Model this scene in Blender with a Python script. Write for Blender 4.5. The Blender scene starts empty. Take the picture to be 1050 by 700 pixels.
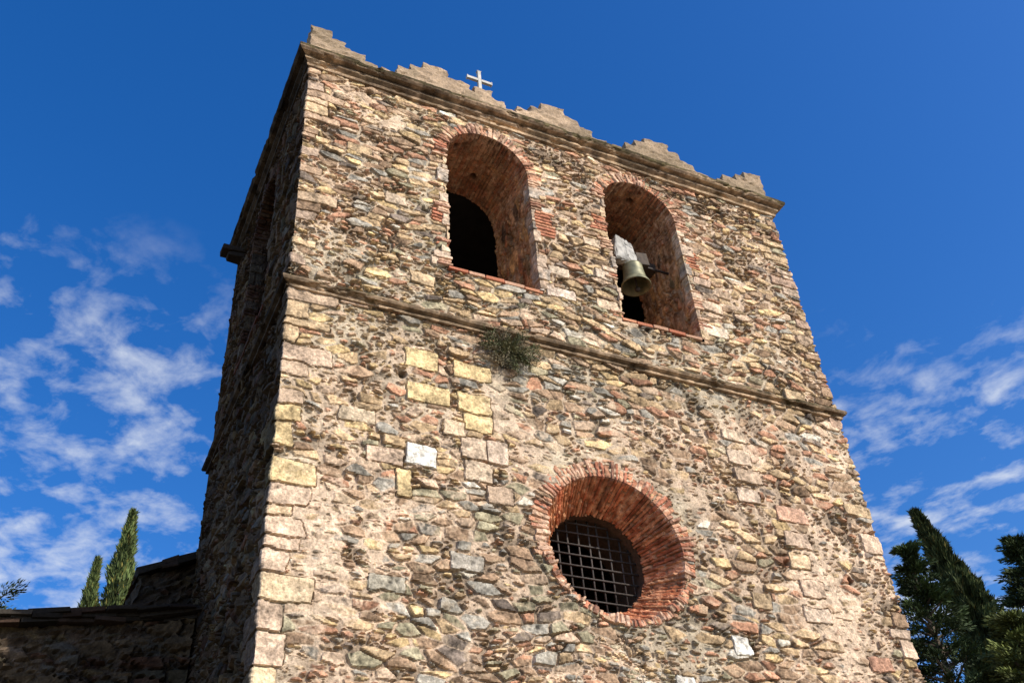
import bpy, bmesh, math
import numpy as np
from mathutils import Matrix, Vector
scene=bpy.context.scene
RS=np.random.RandomState
D=8.5; CH=1.6
def wz(r): return r*D+CH
XL=.2097*D; XR=1.1324*D; YF=D; YB=1.483*D
W=XR-XL; DP=YB-YF

# ------------------------------------------------------------ helpers
def link(o): scene.collection.objects.link(o); return o
def empty(name,loc,label=None,cat=None):
    o=bpy.data.objects.new(name,None); o.location=loc; link(o)
    if label: o["label"]=label
    if cat: o["category"]=cat
    return o
def mesh_np(name,V,F,cols=None,mat=None,smooth=False):
    V=np.asarray(V,dtype=np.float32); F=np.asarray(F,dtype=np.int32)
    k=F.shape[1]; me=bpy.data.meshes.new(name)
    me.vertices.add(len(V)); me.vertices.foreach_set("co",V.ravel())
    me.loops.add(F.size); me.loops.foreach_set("vertex_index",F.ravel())
    me.polygons.add(len(F)); me.polygons.foreach_set("loop_start",np.arange(0,F.size,k,dtype=np.int32))
    me.polygons.foreach_set("use_smooth",np.full(len(F),smooth))
    if cols is not None:
        a=me.color_attributes.new("Col",'FLOAT_COLOR','POINT')
        c=np.ones((len(V),4),dtype=np.float32); c[:,:3]=cols
        a.data.foreach_set("color",c.ravel())
    me.update(calc_edges=True); me.validate()
    o=bpy.data.objects.new(name,me); link(o)
    if mat: me.materials.append(mat)
    return o
_tab={}
def vnoise(x,y,seed=0):
    if seed not in _tab: _tab[seed]=RS(seed+100).rand(256,256).astype(np.float32)
    T=_tab[seed]; xi=np.floor(x).astype(np.int32); yi=np.floor(y).astype(np.int32)
    fx=(x-xi).astype(np.float32); fy=(y-yi).astype(np.float32); fx=fx*fx*(3-2*fx); fy=fy*fy*(3-2*fy)
    x0=xi&255;x1=(xi+1)&255;y0=yi&255;y1=(yi+1)&255
    a=T[y0,x0]; b=T[y0,x1]; c=T[y1,x0]; d=T[y1,x1]
    return (a*(1-fx)+b*fx)*(1-fy)+(c*(1-fx)+d*fx)*fy
def fbm(x,y,seed=0,oct=4):
    s=0;a=.5;t=0
    for i in range(oct):
        s=s+a*vnoise(x*2**i+i*17.3,y*2**i+i*9.1,seed+i); t+=a; a*=.5
    return s/t-.5
def sst(x,a,b):
    t=np.clip((x-a)/(b-a),0,1); return t*t*(3-2*t)
def stones(U,V,cw,ch,seed,asp=2.0,jx=.48,jz=.36,wa=.6):
    """anisotropic power diagram: straight-edged stones in rough courses.
    returns exact distance to nearest joint, ids and local coordinates"""
    T=RS(seed).rand(5,256,256).astype(np.float32)
    J=np.floor(V/ch).astype(np.int32); sh=U.shape
    Ux=U/asp
    best=np.full(sh,99.,np.float32); bx_=np.zeros(sh,np.float32); bz_=np.zeros(sh,np.float32); jj=np.zeros(sh,np.int32);kk=np.zeros(sh,np.int32)
    cand=[]
    for dj in(-1,0,1):
        j=J+dj; jm=j&255; ro=T[0][jm,0]*cw
        K=np.floor((U-ro)/cw).astype(np.int32)
        for dk in(-1,0,1):
            km=(K+dk)&255
            sx=((K+dk+.5+(T[1][jm,km]-.5)*2*jx)*cw+ro)/asp; sz=(j+.5+(T[2][jm,km]-.5)*2*jz)*ch
            w=(T[3][jm,km]*wa*ch)**2
            d=(Ux-sx)**2+(V-sz)**2-w
            cand.append((sx,sz,d)); m=d<best
            best=np.where(m,d,best); bx_=np.where(m,sx,bx_); bz_=np.where(m,sz,bz_); jj=np.where(m,jm,jj); kk=np.where(m,km,kk)
    e=np.full(sh,9.,np.float32)
    for sx,sz,d in cand:
        L=np.sqrt((sx-bx_)**2+(sz-bz_)**2); ok=L>1e-4
        e=np.where(ok,np.minimum(e,(d-best)/(2*np.maximum(L,1e-4))),e)
    return e,jj,kk,(U-bx_*asp),(V-bz_)
PAL=np.array([(.54,.385,.225),(.60,.435,.225),(.35,.235,.15),(.44,.235,.145),(.56,.41,.285),
              (.355,.325,.27),(.345,.305,.20),(.19,.15,.12),(.64,.58,.47)],np.float32)
BASEW=np.array([.28,.11,.22,.10,.11,.13,.06,.035,.015],np.float32)

def masonry(U,V,seed=3,regions=(),blocks=(),plaster=(),thin=None,tone=1.0,coarse=1.0):
    """height (m) and colour for coursed rubble at wall coordinates U,V"""
    Uw=U+.16*fbm(U*1.1,V*1.1,seed+20,2)+.021*fbm(U*18,V*18,seed+30,3)
    Vw=V+.22*fbm(U*.9,V*.9,seed+40,2)+.018*fbm(U*18,V*18,seed+50,3)
    Vs=Vw if thin is None else np.where(Vw>thin,thin+(Vw-thin)*1.15,Vw)
    e1,jj,kk,lx,lz=stones(Uw,Vs,.25*coarse,.108*coarse,seed,2.4)
    e2,aj,ak,ax,az_=stones(Uw+.3,Vs,.14*coarse,.047*coarse,seed+15,2.8)
    R=RS(seed+7).rand(8,256,256).astype(np.float32)
    small=R[7][jj,kk]<(.30+.5*np.clip(fbm(U*.7+3,V*.7,seed+66,2)*3+.2,0,1))
    e=np.where(small,np.minimum(e1,e2),e1)
    jj=np.where(small,(aj*3+91)%256,jj); kk=np.where(small,(ak*5+37)%256,kk); lx=np.where(small,ax,lx); lz=np.where(small,az_,lz)
    ns=fbm(U*14,V*14,seed+70); ng=fbm(U*38,V*38,seed+75,3)
    mw=.0005+.006*np.clip(fbm(U*.9,V*.9,seed+60)*2+.35,0,1)+.007*(R[6][jj,kk]>.8)+.014*np.clip(ns,0,1)
    deep=.25+.75*sst(fbm(U*2.6,V*3.2,seed+64,4),-.04,.14)
    wash=sst(fbm(U*1.6+9,V*2.0,seed+63,6),.12,.32)*.38
    for (px,pz,rx,rz,amt) in plaster:
        q=np.sqrt(((U-px)/rx)**2+((V-pz)/rz)**2)+2.4*fbm(U*3.5,V*3.5,seed+61,6)
        g=np.clip(1.1-q,0,1); mw=mw+amt*.15*g; wash=np.maximum(wash,np.clip(g*1.2,0,.62)); deep=deep*(1-np.clip(g*1.4,0,.85))
    st=sst(e,mw,mw+.007)
    r0=R[0][jj,kk]
    fac=fbm(U*7+R[6][jj,kk]*50,V*10+R[5][jj,kk]*50,seed+77,3)
    s1=np.clip((R[1][jj,kk]-.5)*.26*lx+(R[2][jj,kk]-.5)*.55*lz,-.028,.028)
    ang=R[5][jj,kk]*6.28; s2=(np.cos(ang)*lx*.4+np.sin(ang)*lz*.9)*.35+.007
    body=.004+(r0-.5)*.030+np.minimum(s1,s2)+.010*fac+.004*ns
    joint=-.012-.024*deep+.016*ns
    body=np.maximum(body,-.016)
    body=body*(1-.45*wash)
    h=joint*(1-st)+body*st+.008*ng+wash*(1-st)*.010
    wts=np.broadcast_to(BASEW,U.shape+(9,)).copy()
    wts[...,3]+=.10*small
    for (cx,cz,rx,rz,dw) in regions:
        q=np.clip(1.4-np.sqrt(((U-cx)/rx)**2+((V-cz)/rz)**2),0,1)
        wts+=q[...,None]*np.array(dw,np.float32)
    wts=np.clip(wts,0.004,None); cum=np.cumsum(wts,-1); cum/=cum[...,-1:]
    ci=(cum<R[3][jj,kk][...,None]).sum(-1).clip(0,8)
    col=PAL[ci]*(.68+.60*R[4][jj,kk])[...,None]
    patch=fbm(U*9+R[5][jj,kk]*30,V*13,seed+78)
    col=col*(1+ (fac*1.0+ns*1.1+ng*1.4)[...,None])
    lt=sst(patch,.08,.22)[...,None]*.3; col=col*(1-lt)+np.array((.58,.45,.30))*lt
    dkp=sst(-patch,.08,.22)[...,None]*.3; col=col*(1-dkp)
    mort=np.array((.59,.45,.325),np.float32)*(1+.5*fbm(U*.8,V*.8,seed+80)[...,None])*(1+1.0*ns+.8*ng)[...,None]
    gy=sst(fbm(U*.5,V*.6,seed+85),.02,.2)[...,None]
    mort=mort*(1-gy)+np.array((.51,.425,.31),np.float32)*gy*(1+.8*ns[...,None])
    wk=(wash*sst(ns*1.4+ng-fac*.8+wash*.5,-.06,.22))[...,None]
    mj=mort*(1-.58*deep*(1-np.clip(wash*1.3,0,1)))[...,None]
    col=mj*(1-st[...,None])+(col*(1-wk)+mort*wk)*st[...,None]
    for (cx,cz,w,hh,c) in blocks:
        i0,i1=np.searchsorted(U[0],[cx-w/2-.1,cx+w/2+.1]); k0,k1=np.searchsorted(V[:,0],[cz-hh/2-.1,cz+hh/2+.1])
        if i1<=i0 or k1<=k0: continue
        m=(slice(k0,k1),slice(i0,i1))
        jw=1. if hh>.08 else .3
        du=U[m]+.08*jw*fbm(U[m]*5,V[m]*5,seed+90)-cx; dv=V[m]+.06*jw*fbm(U[m]*6,V[m]*6,seed+91)-cz
        ed=np.minimum(w/2-np.abs(du),hh/2-np.abs(dv))
        cr=.02-np.hypot(np.clip(np.abs(du)-(w/2-.02),0,None),np.clip(np.abs(dv)-(hh/2-.02),0,None)); ed=np.minimum(ed,cr)
        k=sst(ed,-.001,.007); kj=sst(ed,-.009,-.004)
        hb=.006+.016*ns[m]+.04*fbm(U[m]*4,V[m]*4,seed+92)+.010*ng[m]
        hm=h[m]; hm=hm*(1-kj)+(-.024)*kj; hm=hm*(1-k)+hb*k; h[m]=hm
        cm=col[m]; cm=cm*(1-kj[...,None])+.5*mort[m]*kj[...,None]
        cc=np.array(c)*(1+(ns[m]+ng[m])[...,None]*1.1+fbm(U[m]*5,V[m]*5,seed+93)[...,None]*.9)
        wb=wk[m]*.5; cc=cc*(1-wb)+mort[m]*wb
        cm=cm*(1-k[...,None])+cc*k[...,None]; col[m]=cm
    eh,j3,k3,l3x,l3z=stones(Uw,Vw,1.5,1.1,seed+11,1.2)
    hole=np.exp(-((l3x/.05)**2+(l3z/.035)**2)**2)*(R[2][j3,k3]>.78)
    h=h-.08*hole; col=col*(1-.7*hole[...,None])
    wv=fbm(U*.45,V*.45,seed+95); w2=fbm(U*1.6,V*1.6,seed+97)
    col=col*(1+.4*wv+.4*w2)[...,None]*tone
    return h.astype(np.float32),np.clip(col,.008,.88).astype(np.float32)

# ------------------------------------------------------------ materials
def nodes(m):
    m.use_nodes=True; return m.node_tree.nodes,m.node_tree.links
def mat_col(name,rough=.92,bump=.5,scale=45,var=.35,dist=.006):
    m=bpy.data.materials.new(name); n,l=nodes(m); b=n["Principled BSDF"]
    at=n.new("ShaderNodeAttribute"); at.attribute_name="Col"
    tc=n.new("ShaderNodeTexCoord")
    nz=n.new("ShaderNodeTexNoise"); nz.inputs["Scale"].default_value=scale; nz.inputs["Detail"].default_value=5; nz.inputs["Roughness"].default_value=.7
    l.new(tc.outputs["Object"],nz.inputs["Vector"])
    mr=n.new("ShaderNodeMapRange"); mr.inputs["From Min"].default_value=.3; mr.inputs["From Max"].default_value=.7
    mr.inputs["To Min"].default_value=1-var; mr.inputs["To Max"].default_value=1+var
    l.new(nz.outputs["Fac"],mr.inputs["Value"])
    mx=n.new("ShaderNodeVectorMath"); mx.operation='MULTIPLY'
    l.new(at.outputs["Color"],mx.inputs[0]); l.new(mr.outputs[0],mx.inputs[1]); l.new(mx.outputs[0],b.inputs["Base Color"])
    b.inputs["Roughness"].default_value=rough; b.inputs["Specular IOR Level"].default_value=.15
    if bump>0:
        bp=n.new("ShaderNodeBump"); bp.inputs["Strength"].default_value=bump; bp.inputs["Distance"].default_value=dist
        l.new(nz.outputs["Fac"],bp.inputs["Height"]); l.new(bp.outputs[0],b.inputs["Normal"])
    return m
def mat_plain(name,c1,c2,scale=12,rough=.8,metal=0,bump=.3,dist=.004):
    m=bpy.data.materials.new(name); n,l=nodes(m); b=n["Principled BSDF"]
    tc=n.new("ShaderNodeTexCoord"); nz=n.new("ShaderNodeTexNoise"); nz.inputs["Scale"].default_value=scale; nz.inputs["Detail"].default_value=7
    l.new(tc.outputs["Object"],nz.inputs["Vector"])
    cr=n.new("ShaderNodeValToRGB"); cr.color_ramp.elements[0].position=.35; cr.color_ramp.elements[1].position=.65
    cr.color_ramp.elements[0].color=(*c1,1); cr.color_ramp.elements[1].color=(*c2,1)
    l.new(nz.outputs["Fac"],cr.inputs[0]); l.new(cr.outputs[0],b.inputs["Base Color"])
    b.inputs["Roughness"].default_value=rough; b.inputs["Metallic"].default_value=metal
    bp=n.new("ShaderNodeBump"); bp.inputs["Strength"].default_value=bump; bp.inputs["Distance"].default_value=dist
    l.new(nz.outputs["Fac"],bp.inputs["Height"]); l.new(bp.outputs[0],b.inputs["Normal"])
    return m
M_st=mat_col("rubble_masonry",bump=.7,scale=46,dist=.008,var=.42); M_br=mat_col("brickwork",bump=.8,scale=50)
M_co=mat_col("weathered_stone_trim",scale=28,bump=.7,var=.4)
M_leaf=mat_col("foliage",rough=.7,bump=0,scale=3,var=.3)
M_dark=mat_plain("shade_dark_interior",(.012,.011,.010),(.025,.022,.02),6)  # near-black colour stands in for interior shade, soaking up bounced light
M_iron=mat_plain("rusted_iron",(.028,.025,.024),(.07,.055,.05),30,.7,.1)
M_bronze=mat_plain("bronze_patina",(.12,.125,.075),(.29,.28,.17),9,.5,.3,.2)
M_wood=mat_plain("weathered_wood",(.24,.235,.22),(.50,.485,.45),9,.85,0,.7,.012)
M_wood2=mat_plain("dark_wood",(.05,.038,.03),(.10,.075,.055),14,.85)
M_white=mat_plain("dull_pale_metal",(.36,.34,.30),(.52,.50,.45),14,.6)
M_roof=mat_plain("roof_slab",(.14,.11,.09),(.26,.2,.16),5,.9)
M_ground=mat_plain("dry_ground",(.12,.10,.06),(.20,.16,.11),.8,.95)
M_trunk=mat_plain("bark",(.07,.05,.035),(.16,.12,.09),10,.95)

# ------------------------------------------------------------ tower frame
tower=empty("bell_tower",(XL,YF,0),"square rubble-stone church bell tower with stepped merlons and arched belfry openings","bell tower")
def adopt(o,p,origin=None):
    """geometry is in world space -> shift into parent's frame"""
    pl=Vector(p["_w"]) if "_w" in p else Vector(p.location)
    if o.type=='MESH':
        og=Vector(origin) if origin is not None else pl
        n=len(o.data.vertices); a=np.empty(n*3,np.float32); o.data.vertices.foreach_get("co",a)
        a=a.reshape(-1,3)-np.array(og,np.float32); o.data.vertices.foreach_set("co",a.ravel()); o.data.update()
    else: og=Vector(origin)
    o.parent=p; o.location=og-pl; o["_w"]=list(og)
    return o

ARCH1=dict(c=.5185*D-XL,r=.0750*D,z0=wz(1.037),z1=wz(1.294))
ARCH2=dict(c=.8120*D-XL,r=.0740*D,z0=wz(1.026),z1=wz(1.293))
ARCHS=dict(c=-.245*D,r=.075*D,z0=wz(1.03),z1=wz(1.294))
OC=dict(c=.663*D-XL,z=wz(.618),r=.102*D)
def sdf_arch(U,V,a):
    d=np.where(V>a['z1'],np.hypot(U-a['c'],V-a['z1'])-a['r'],np.abs(U-a['c'])-a['r'])
    return np.where(V<a['z0'],np.maximum(d,a['z0']-V),d)

us=np.concatenate([np.arange(-DP,-.001,.028),np.linspace(0,W,760),W+np.arange(1,int(DP/.08)+1)*DP/int(DP/.08),
                   W+DP+np.arange(1,79)*W/78])
vs=np.concatenate([np.arange(-.3,4.4,.07),np.arange(4.4,13.62,.0112)])
U,V=np.meshgrid(us,vs); U=U.astype(np.float32); V=V.astype(np.float32)
rs=RS(5)
blocks=[]
def X(r): return r*D-XL
OCH=(.65,.49,.26);PALE=(.72,.68,.60);PNK=(.58,.43,.31);TAN=(.56,.41,.25);BRN=(.37,.25,.16)
for (x,z,w,h,c) in [(.3967,.8516,.42,.27,OCH),(.4691,.8489,.46,.22,OCH),(.4054,.7968,.52,.26,OCH),(.4707,.7953,.42,.26,OCH),
    (.4713,.7243,.40,.28,(.60,.46,.33)),(.3932,.6973,.36,.26,PALE),(.346,.6889,.40,.2,PNK),(.9725,.716,.48,.22,(.58,.36,.25)),(.31,.74,.4,.2,(.54,.43,.30)),
    (.37,.655,.18,.34,OCH),(.627,1.043,.44,.18,(.72,.58,.46)),(.63,1.09,.32,.16,(.64,.51,.38)),(.918,1.05,.42,.2,(.66,.53,.4)),(.922,1.105,.36,.18,(.56,.42,.3)),(.915,1.16,.28,.16,(.5,.36,.26)),(.712,1.045,.36,.18,(.6,.46,.32)),(.715,1.11,.26,.18,(.66,.53,.4)),(.425,1.045,.2,.16,(.62,.48,.35)),
    (.475,.765,.36,.22,OCH),(.472,.69,.34,.24,(.58,.45,.32)),(.50,.725,.26,.3,(.58,.45,.34)),(.44,.75,.26,.2,(.52,.4,.27)),
    (.90,.80,.36,.22,(.58,.45,.33)),(.91,.77,.4,.2,(.55,.41,.29)),(.90,.735,.34,.2,(.58,.45,.34)),(.97,.675,.4,.22,(.54,.4,.29)),(.965,.64,.34,.2,TAN),(.975,.6,.36,.22,PNK),(.97,.56,.4,.2,(.58,.45,.34)),
    (1.02,.46,.4,.2,(.50,.29,.20)),(1.06,.50,.34,.18,(.48,.27,.18)),(1.08,.44,.4,.2,(.52,.31,.21)),
    (.4,1.0,.34,.2,TAN),(.30,.93,.36,.22,(.42,.29,.2)),(1.05,.95,.35,.2,TAN),(.9,.84,.36,.18,(.54,.42,.3)),(.88,.57,.3,.2,TAN),
    (.45,.56,.38,.2,(.38,.34,.28)),(.35,.52,.36,.18,(.40,.36,.28)),(.5,.66,.3,.22,(.42,.31,.22)),(.83,.5,.22,.22,PALE),(.735,.44,.25,.2,PALE),(.30,1.24,.34,.16,TAN),(.36,1.15,.3,.18,(.54,.42,.3)),(.7,1.18,.3,.15,(.54,.42,.3))]:
    blocks.append((X(x),wz(z),w,h,c))
RB=[(.50,.21,.12),(.55,.27,.16),(.44,.18,.11)]
for (x,z0_,n_,w_) in ((.614,1.165,8,.30),(.905,1.19,6,.22),(.72,1.22,5,.24),(.43,1.13,4,.22)):
    for i in range(n_): blocks.append((X(x)+rs.uniform(-.04,.04),wz(z0_)+i*.062,w_+rs.uniform(-.06,.06),.050,RB[rs.randint(3)]))
z=0.;k=0
while z<13.6:
    up=z>9.6; hh=rs.uniform(.09,.20) if up else rs.uniform(.12,.32)
    if abs(z+hh/2-9.55)>.12:
        cs=[OCH,TAN,PNK,(.60,.46,.29),OCH] if z<7 else [PNK,TAN,OCH,(.5,.37,.26),TAN] if not up else [TAN,BRN,(.43,.30,.20),(.52,.38,.25),(.46,.34,.25)]
        a,b=(rs.uniform(.28,.60),rs.uniform(.2,.3)) if rs.rand()<.5 else (rs.uniform(.14,.30),rs.uniform(.3,.55))
        if rs.rand()<(.5 if up else .72): blocks.append(((a-b)/2,z+hh/2,a+b-.02,hh-.015,cs[rs.randint(5)]))
        cr_=[TAN,BRN,(.46,.32,.23),PNK,(.5,.38,.28)]
        a,b=(rs.uniform(.3,.5),.25) if k%2 else (rs.uniform(.18,.3),.4)
        if rs.rand()<.4: blocks.append((W+(b-a)/2,z+hh/2,a+b-.02,hh-.015,cr_[rs.randint(5)]))
    z+=hh;k+=1
regions=[(X(.47),wz(.55),2.4,1.3,[-.16,-.08,.0,-.06,-.05,.12,.18,.03,.0]),
         (X(.60),wz(.84),1.0,.5,[-.1,-.05,0,-.05,-.03,.4,.03,.03,.03]),
         (X(.67),wz(1.25),4.5,1.6,[.05,.02,.18,.12,.02,-.04,-.03,.02,0]),
         (X(1.0),wz(.75),1.8,2.6,[.04,.02,.10,.16,.06,-.05,-.03,0,0]),
         (X(.32),wz(.7),1.2,2.2,[.14,.14,-.05,.02,.08,-.05,-.03,-.03,.01])]
plaster=[(X(.508),wz(.77),.16,.8,.05),(X(.27),wz(.58),.5,1.0,.04),(X(.93),wz(.8),.35,.4,.04),(X(1.0),wz(.55),.4,.8,.04),
         (X(.69),wz(.78),.14,.5,.05),(X(.40),wz(.62),.4,.3,.03),(X(.57),wz(.73),.5,.4,.03),(X(.8),wz(.72),.3,.3,.03),(X(.5),wz(1.42),1.2,.12,.02),(X(.36),wz(1.33),.3,.3,.03)]
h,col=masonry(U,V,3,regions,blocks,plaster,thin=9.5)
side=(U<-.001); shade_lich=sst(fbm(U*1.2,V*1.2,201,5),-.25,.2)
col=np.where(side[...,None],col*(.22-.10*shade_lich)[...,None],col)  # face away from the sun: shade painted into its colour, mottled like lichen
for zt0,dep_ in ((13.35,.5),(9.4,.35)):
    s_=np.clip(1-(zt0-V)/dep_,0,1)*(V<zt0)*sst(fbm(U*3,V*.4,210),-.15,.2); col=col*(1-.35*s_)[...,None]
h=np.where(side,h*1.7,h)
fade=np.minimum(sst(U,-DP,-DP+.1),1-sst(U,W+DP+W-.1,W+DP+W)); h=h*fade
for a in (ARCH1,ARCH2,ARCHS):
    d=sdf_arch(U,V,a); m=d<.13; h=np.where(m,np.minimum(h,.002),h)
do=np.hypot(U-OC['c'],V-OC['z'])-OC['r']; h=np.where(do<.19,np.minimum(h,.004),h)
def shell_pos(U,h):
    P=np.zeros(U.shape+(2,),np.float32)
    m=U<0; P[m,0]=XL-h[m]; P[m,1]=YF-U[m]
    m=(U>=0)&(U<=W); P[m,0]=XL+U[m]; P[m,1]=YF-h[m]
    m=(U>W)&(U<=W+DP); P[m,0]=XR+h[m]; P[m,1]=YF+(U[m]-W)
    m=U>W+DP; P[m,0]=XR-(U[m]-W-DP); P[m,1]=YB+h[m]
    m=np.abs(U)<1e-4; P[m,0]=XL-h[m]*1.1+.006; P[m,1]=YF-h[m]*.8+.006
    m=np.abs(U-W)<1e-4; P[m,0]=XR+h[m]*1.1; P[m,1]=YF-h[m]*.8
    return P
P=shell_pos(U,h); VV=np.concatenate([P,V[...,None]],-1).reshape(-1,3)
nr,nc=U.shape; I=np.arange(nr*nc).reshape(nr,nc)
F=np.stack([I[:-1,:-1],I[:-1,1:],I[1:,1:],I[1:,:-1]],-1)
Uc=(U[:-1,:-1]+U[1:,1:])/2; Vc=(V[:-1,:-1]+V[1:,1:])/2
keep=np.ones(Uc.shape,bool)
for a in (ARCH1,ARCH2,ARCHS):
    b=dict(a); b['z0']=a['z0']-.02; keep&=~(sdf_arch(Uc,Vc,b)<.03)
keep&=np.hypot(Uc-OC['c'],Vc-OC['z'])>OC['r']+.03
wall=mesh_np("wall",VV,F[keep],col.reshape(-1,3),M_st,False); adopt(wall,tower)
wall["label"]="coursed rubble stone wall with brown, ochre and grey stones"

# ------------------------------------------------------------ opening surrounds
def surround(name,kind,a,face,depth,wmax,seed,slope=0.,ds=.012):
    r=a['r']; rs=RS(seed)
    if kind=='arch':
        Lj=a['z1']-a['z0']; La=math.pi*r; L=2*Lj+La
    else: L=2*math.pi*r; Lj=0
    s=np.linspace(0,L,int(L/ds))
    if kind=='arch':
        th=np.pi-(s-Lj)/r
        pu=np.where(s<Lj,-r,np.where(s>Lj+La,r,r*np.cos(th))); pz=np.where(s<Lj,a['z0']+s,np.where(s>Lj+La,a['z0']+L-s,a['z1']+r*np.sin(th)))
        nu=np.where(s<Lj,-1,np.where(s>Lj+La,1,np.cos(th))); nz=np.where((s<Lj)|(s>Lj+La),0,np.sin(th))
    else:
        th=s/r; nu=np.cos(th); nz=np.sin(th); pu=r*nu; pz=a['z']+r*nz
    brk=[0.];typ=[];
    while brk[-1]<L:
        c=brk[-1]; inarc=(kind!='arch') or (Lj+.05<c<Lj+La-.1)
        if inarc: brk.append(c+rs.uniform(.044,.070)); typ.append(1)
        elif rs.rand()<.3:
            for _ in range(rs.randint(2,6)): brk.append(brk[-1]+.055); typ.append(1)
        else: brk.append(c+rs.uniform(.1,.26)); typ.append(0)
    brk=np.array(brk); typ=np.array(typ); n=len(typ)
    if kind!='arch': brk*=L/brk[-1]
    bi=np.clip(np.searchsorted(brk,s,side='right')-1,0,n-1)
    ej=np.minimum(s-brk[bi],brk[bi+1]-s)
    t=np.concatenate([np.arange(-wmax-.02,0,.016),[0],np.arange(.018,depth,.022),[depth]])
    S,T=np.meshgrid(s,t,indexing='ij'); B=bi[:,None]+0*T.astype(int); EJ=ej[:,None]+0*T
    EJ=EJ+.016*fbm(S*20,T*20,seed)
    if kind=='arch': wB=np.where(typ==1,rs.uniform(.14,.22,n),np.where(rs.rand(n)<.45,.04,rs.uniform(.06,.24,n)))
    else:
        thb=(brk[:-1]+brk[1:])/2/r; low=np.clip(-np.sin(thb)*1.0+.25-np.cos(thb)*.1,0,1)
        wB=rs.uniform(.16,.245,n)*(1-.62*low)*np.where(rs.rand(n)<.15,.6,1)
    wB=np.minimum(wB,wmax)
    bl=np.where(typ==1,.27,.45)[B]; off=rs.rand(n)[B]*.12+(B%2)*.13
    q=(T-off)/bl; fr=(q-np.floor(q))*bl; EQ=np.minimum(fr,bl-fr); EQ=np.where(T<.04,9,EQ)
    E=np.minimum(EJ,EQ); row=np.floor(q).astype(int)
    k=sst(E,.003,.010)
    RR=rs.rand(n+50,40); rv=RR[B,np.clip(row,0,30)]
    nzs=fbm(S*16,T*16,seed+1); nb=fbm(S*3,T*3,seed+2); ngf=fbm(S*40,T*40,seed+12,3)
    h=-.014+k*(.022+.03*(rv-.5))+.030*nzs+.035*nb+.014*ngf
    out=(-T>wB[B]+.06*fbm(S*9,T*9,seed+4)); h=np.where(out,-.12,h)
    brick=np.array([(.50,.21,.12),(.55,.28,.17),(.44,.175,.105),(.56,.36,.24),(.38,.20,.135)]); stn=np.array([TAN,(.48,.36,.26),(.64,.52,.37),(.55,.42,.31),(.44,.37,.3)])
    ci=(rv*4.99).astype(int); tb=typ[B]==1
    C=np.where(tb[...,None],brick[ci],stn[ci])*(.70+.60*RR[B,np.clip(row,0,30)+5])[...,None]
    mort=np.array((.58,.42,.30)); 
    wash=(.45 if kind=='arch' else .65)*sst(nb+nzs*.8,-.02,.22)*(T<.03); wash=np.maximum(wash,(.5 if kind=='arch' else .55)*sst(nb+nzs*.7,.0,.22))
    kk=k*(1-wash)
    C=mort*(1-kk)[...,None]*(.5+.5*np.clip(wash*2,0,1))[...,None]+C*kk[...,None]; C=C*(1+1.2*nzs+1.0*ngf)[...,None]
    if kind=='arch':
        hm,cm=masonry(S.T+seed,T.T*1.0+seed*2,seed+300,(),(),(),tone=.82); hm=hm.T; cm=cm.transpose(1,0,2)
        arc=sst(S,Lj*.9,Lj+.1)*(1-sst(S,Lj+La-.1,Lj+La+Lj*.1))
        mk=sst(T+.12*fbm(S*4,T*4,seed+6),.12,.22)*(1-.6*arc)
        h=h*(1-mk)+hm*.8*mk; C=C*(1-mk[...,None])+cm*np.array((1.08,.82,.62))*mk[...,None]
        H1,j3,k3,hx,hz=stones(S,T,.8,.6,seed+16,1.1); ho=np.exp(-((hx/.05)**2+(hz/.05)**2)**2)*(RS(seed).rand(256,256)[j3,k3]>.6)*(T>.2)
        h=h-.09*ho; C=C*(1-.8*ho)[...,None]
    else:
        sd=sst(fbm(S*1.2,T*1.6,seed+8),0,.25)[...,None]*(T>.05)[...,None]; C=C*(1-.3*sd)
        C=np.where((T>.02)[...,None],C*np.array((1.06,.83,.66)),C)
    face_o=np.clip(-T,0,None); dep=np.clip(T,0,None)
    hf=np.where(T<=0,h,np.where(T<.03,h*.4,0)); hr=np.where(T>=0,h,0)
    au=a['c']+pu[:,None]+nu[:,None]*(face_o-dep*slope-hr); az=pz[:,None]+nz[:,None]*(face_o-dep*slope-hr)
    if face=='front': X_=XL+au; Y_=YF-hf+dep
    else: X_=XL-hf+dep; Y_=YF-au; C=C*.14  # side surround colour lowered to carry the shade of that face
    Vt=np.stack([X_,Y_,az],-1).reshape(-1,3)
    I=np.arange(S.size).reshape(S.shape)
    Fq=np.stack([I[:-1,:-1],I[1:,:-1],I[1:,1:],I[:-1,1:]],-1).reshape(-1,4)
    return mesh_np(name,Vt,Fq,np.clip(C,.01,.85).reshape(-1,3),M_br,False)
def boxes(name,bl,mat,bev=.006,rough=.003):
    bm=bmesh.new(); cl=bm.verts.layers.float_color.new("Col"); rs=RS(len(bl)+3)
    for (c,s,rz,colr) in bl:
        r=bmesh.ops.create_cube(bm,size=1); vs=r['verts']
        M=Matrix.Translation(c)@(Matrix.Rotation(rz,4,'Z') if not isinstance(rz,Matrix) else rz)@Matrix.Diagonal((*s,1))
        bmesh.ops.transform(bm,matrix=M,verts=vs)
        for v in vs: v.co+=Vector(rs.uniform(-rough,rough,3))
        if bev>0:
            es=list({e for v in vs for e in v.link_edges})
            g=bmesh.ops.bevel(bm,geom=es+vs,offset=min(bev,min(s)*.3),segments=2,affect='EDGES',profile=.6)
            vs=list({v for f in g['faces'] for v in f.verts}|{v for v in vs if v.is_valid})
        for v in vs:
            if v.is_valid: v[cl]=(*colr,1)
    me=bpy.data.meshes.new(name); bm.to_mesh(me); bm.free(); me.materials.append(mat)
    o=bpy.data.objects.new(name,me); link(o); return o
BK=[(.52,.20,.115),(.56,.26,.15),(.46,.17,.10),(.50,.30,.20)]
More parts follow.
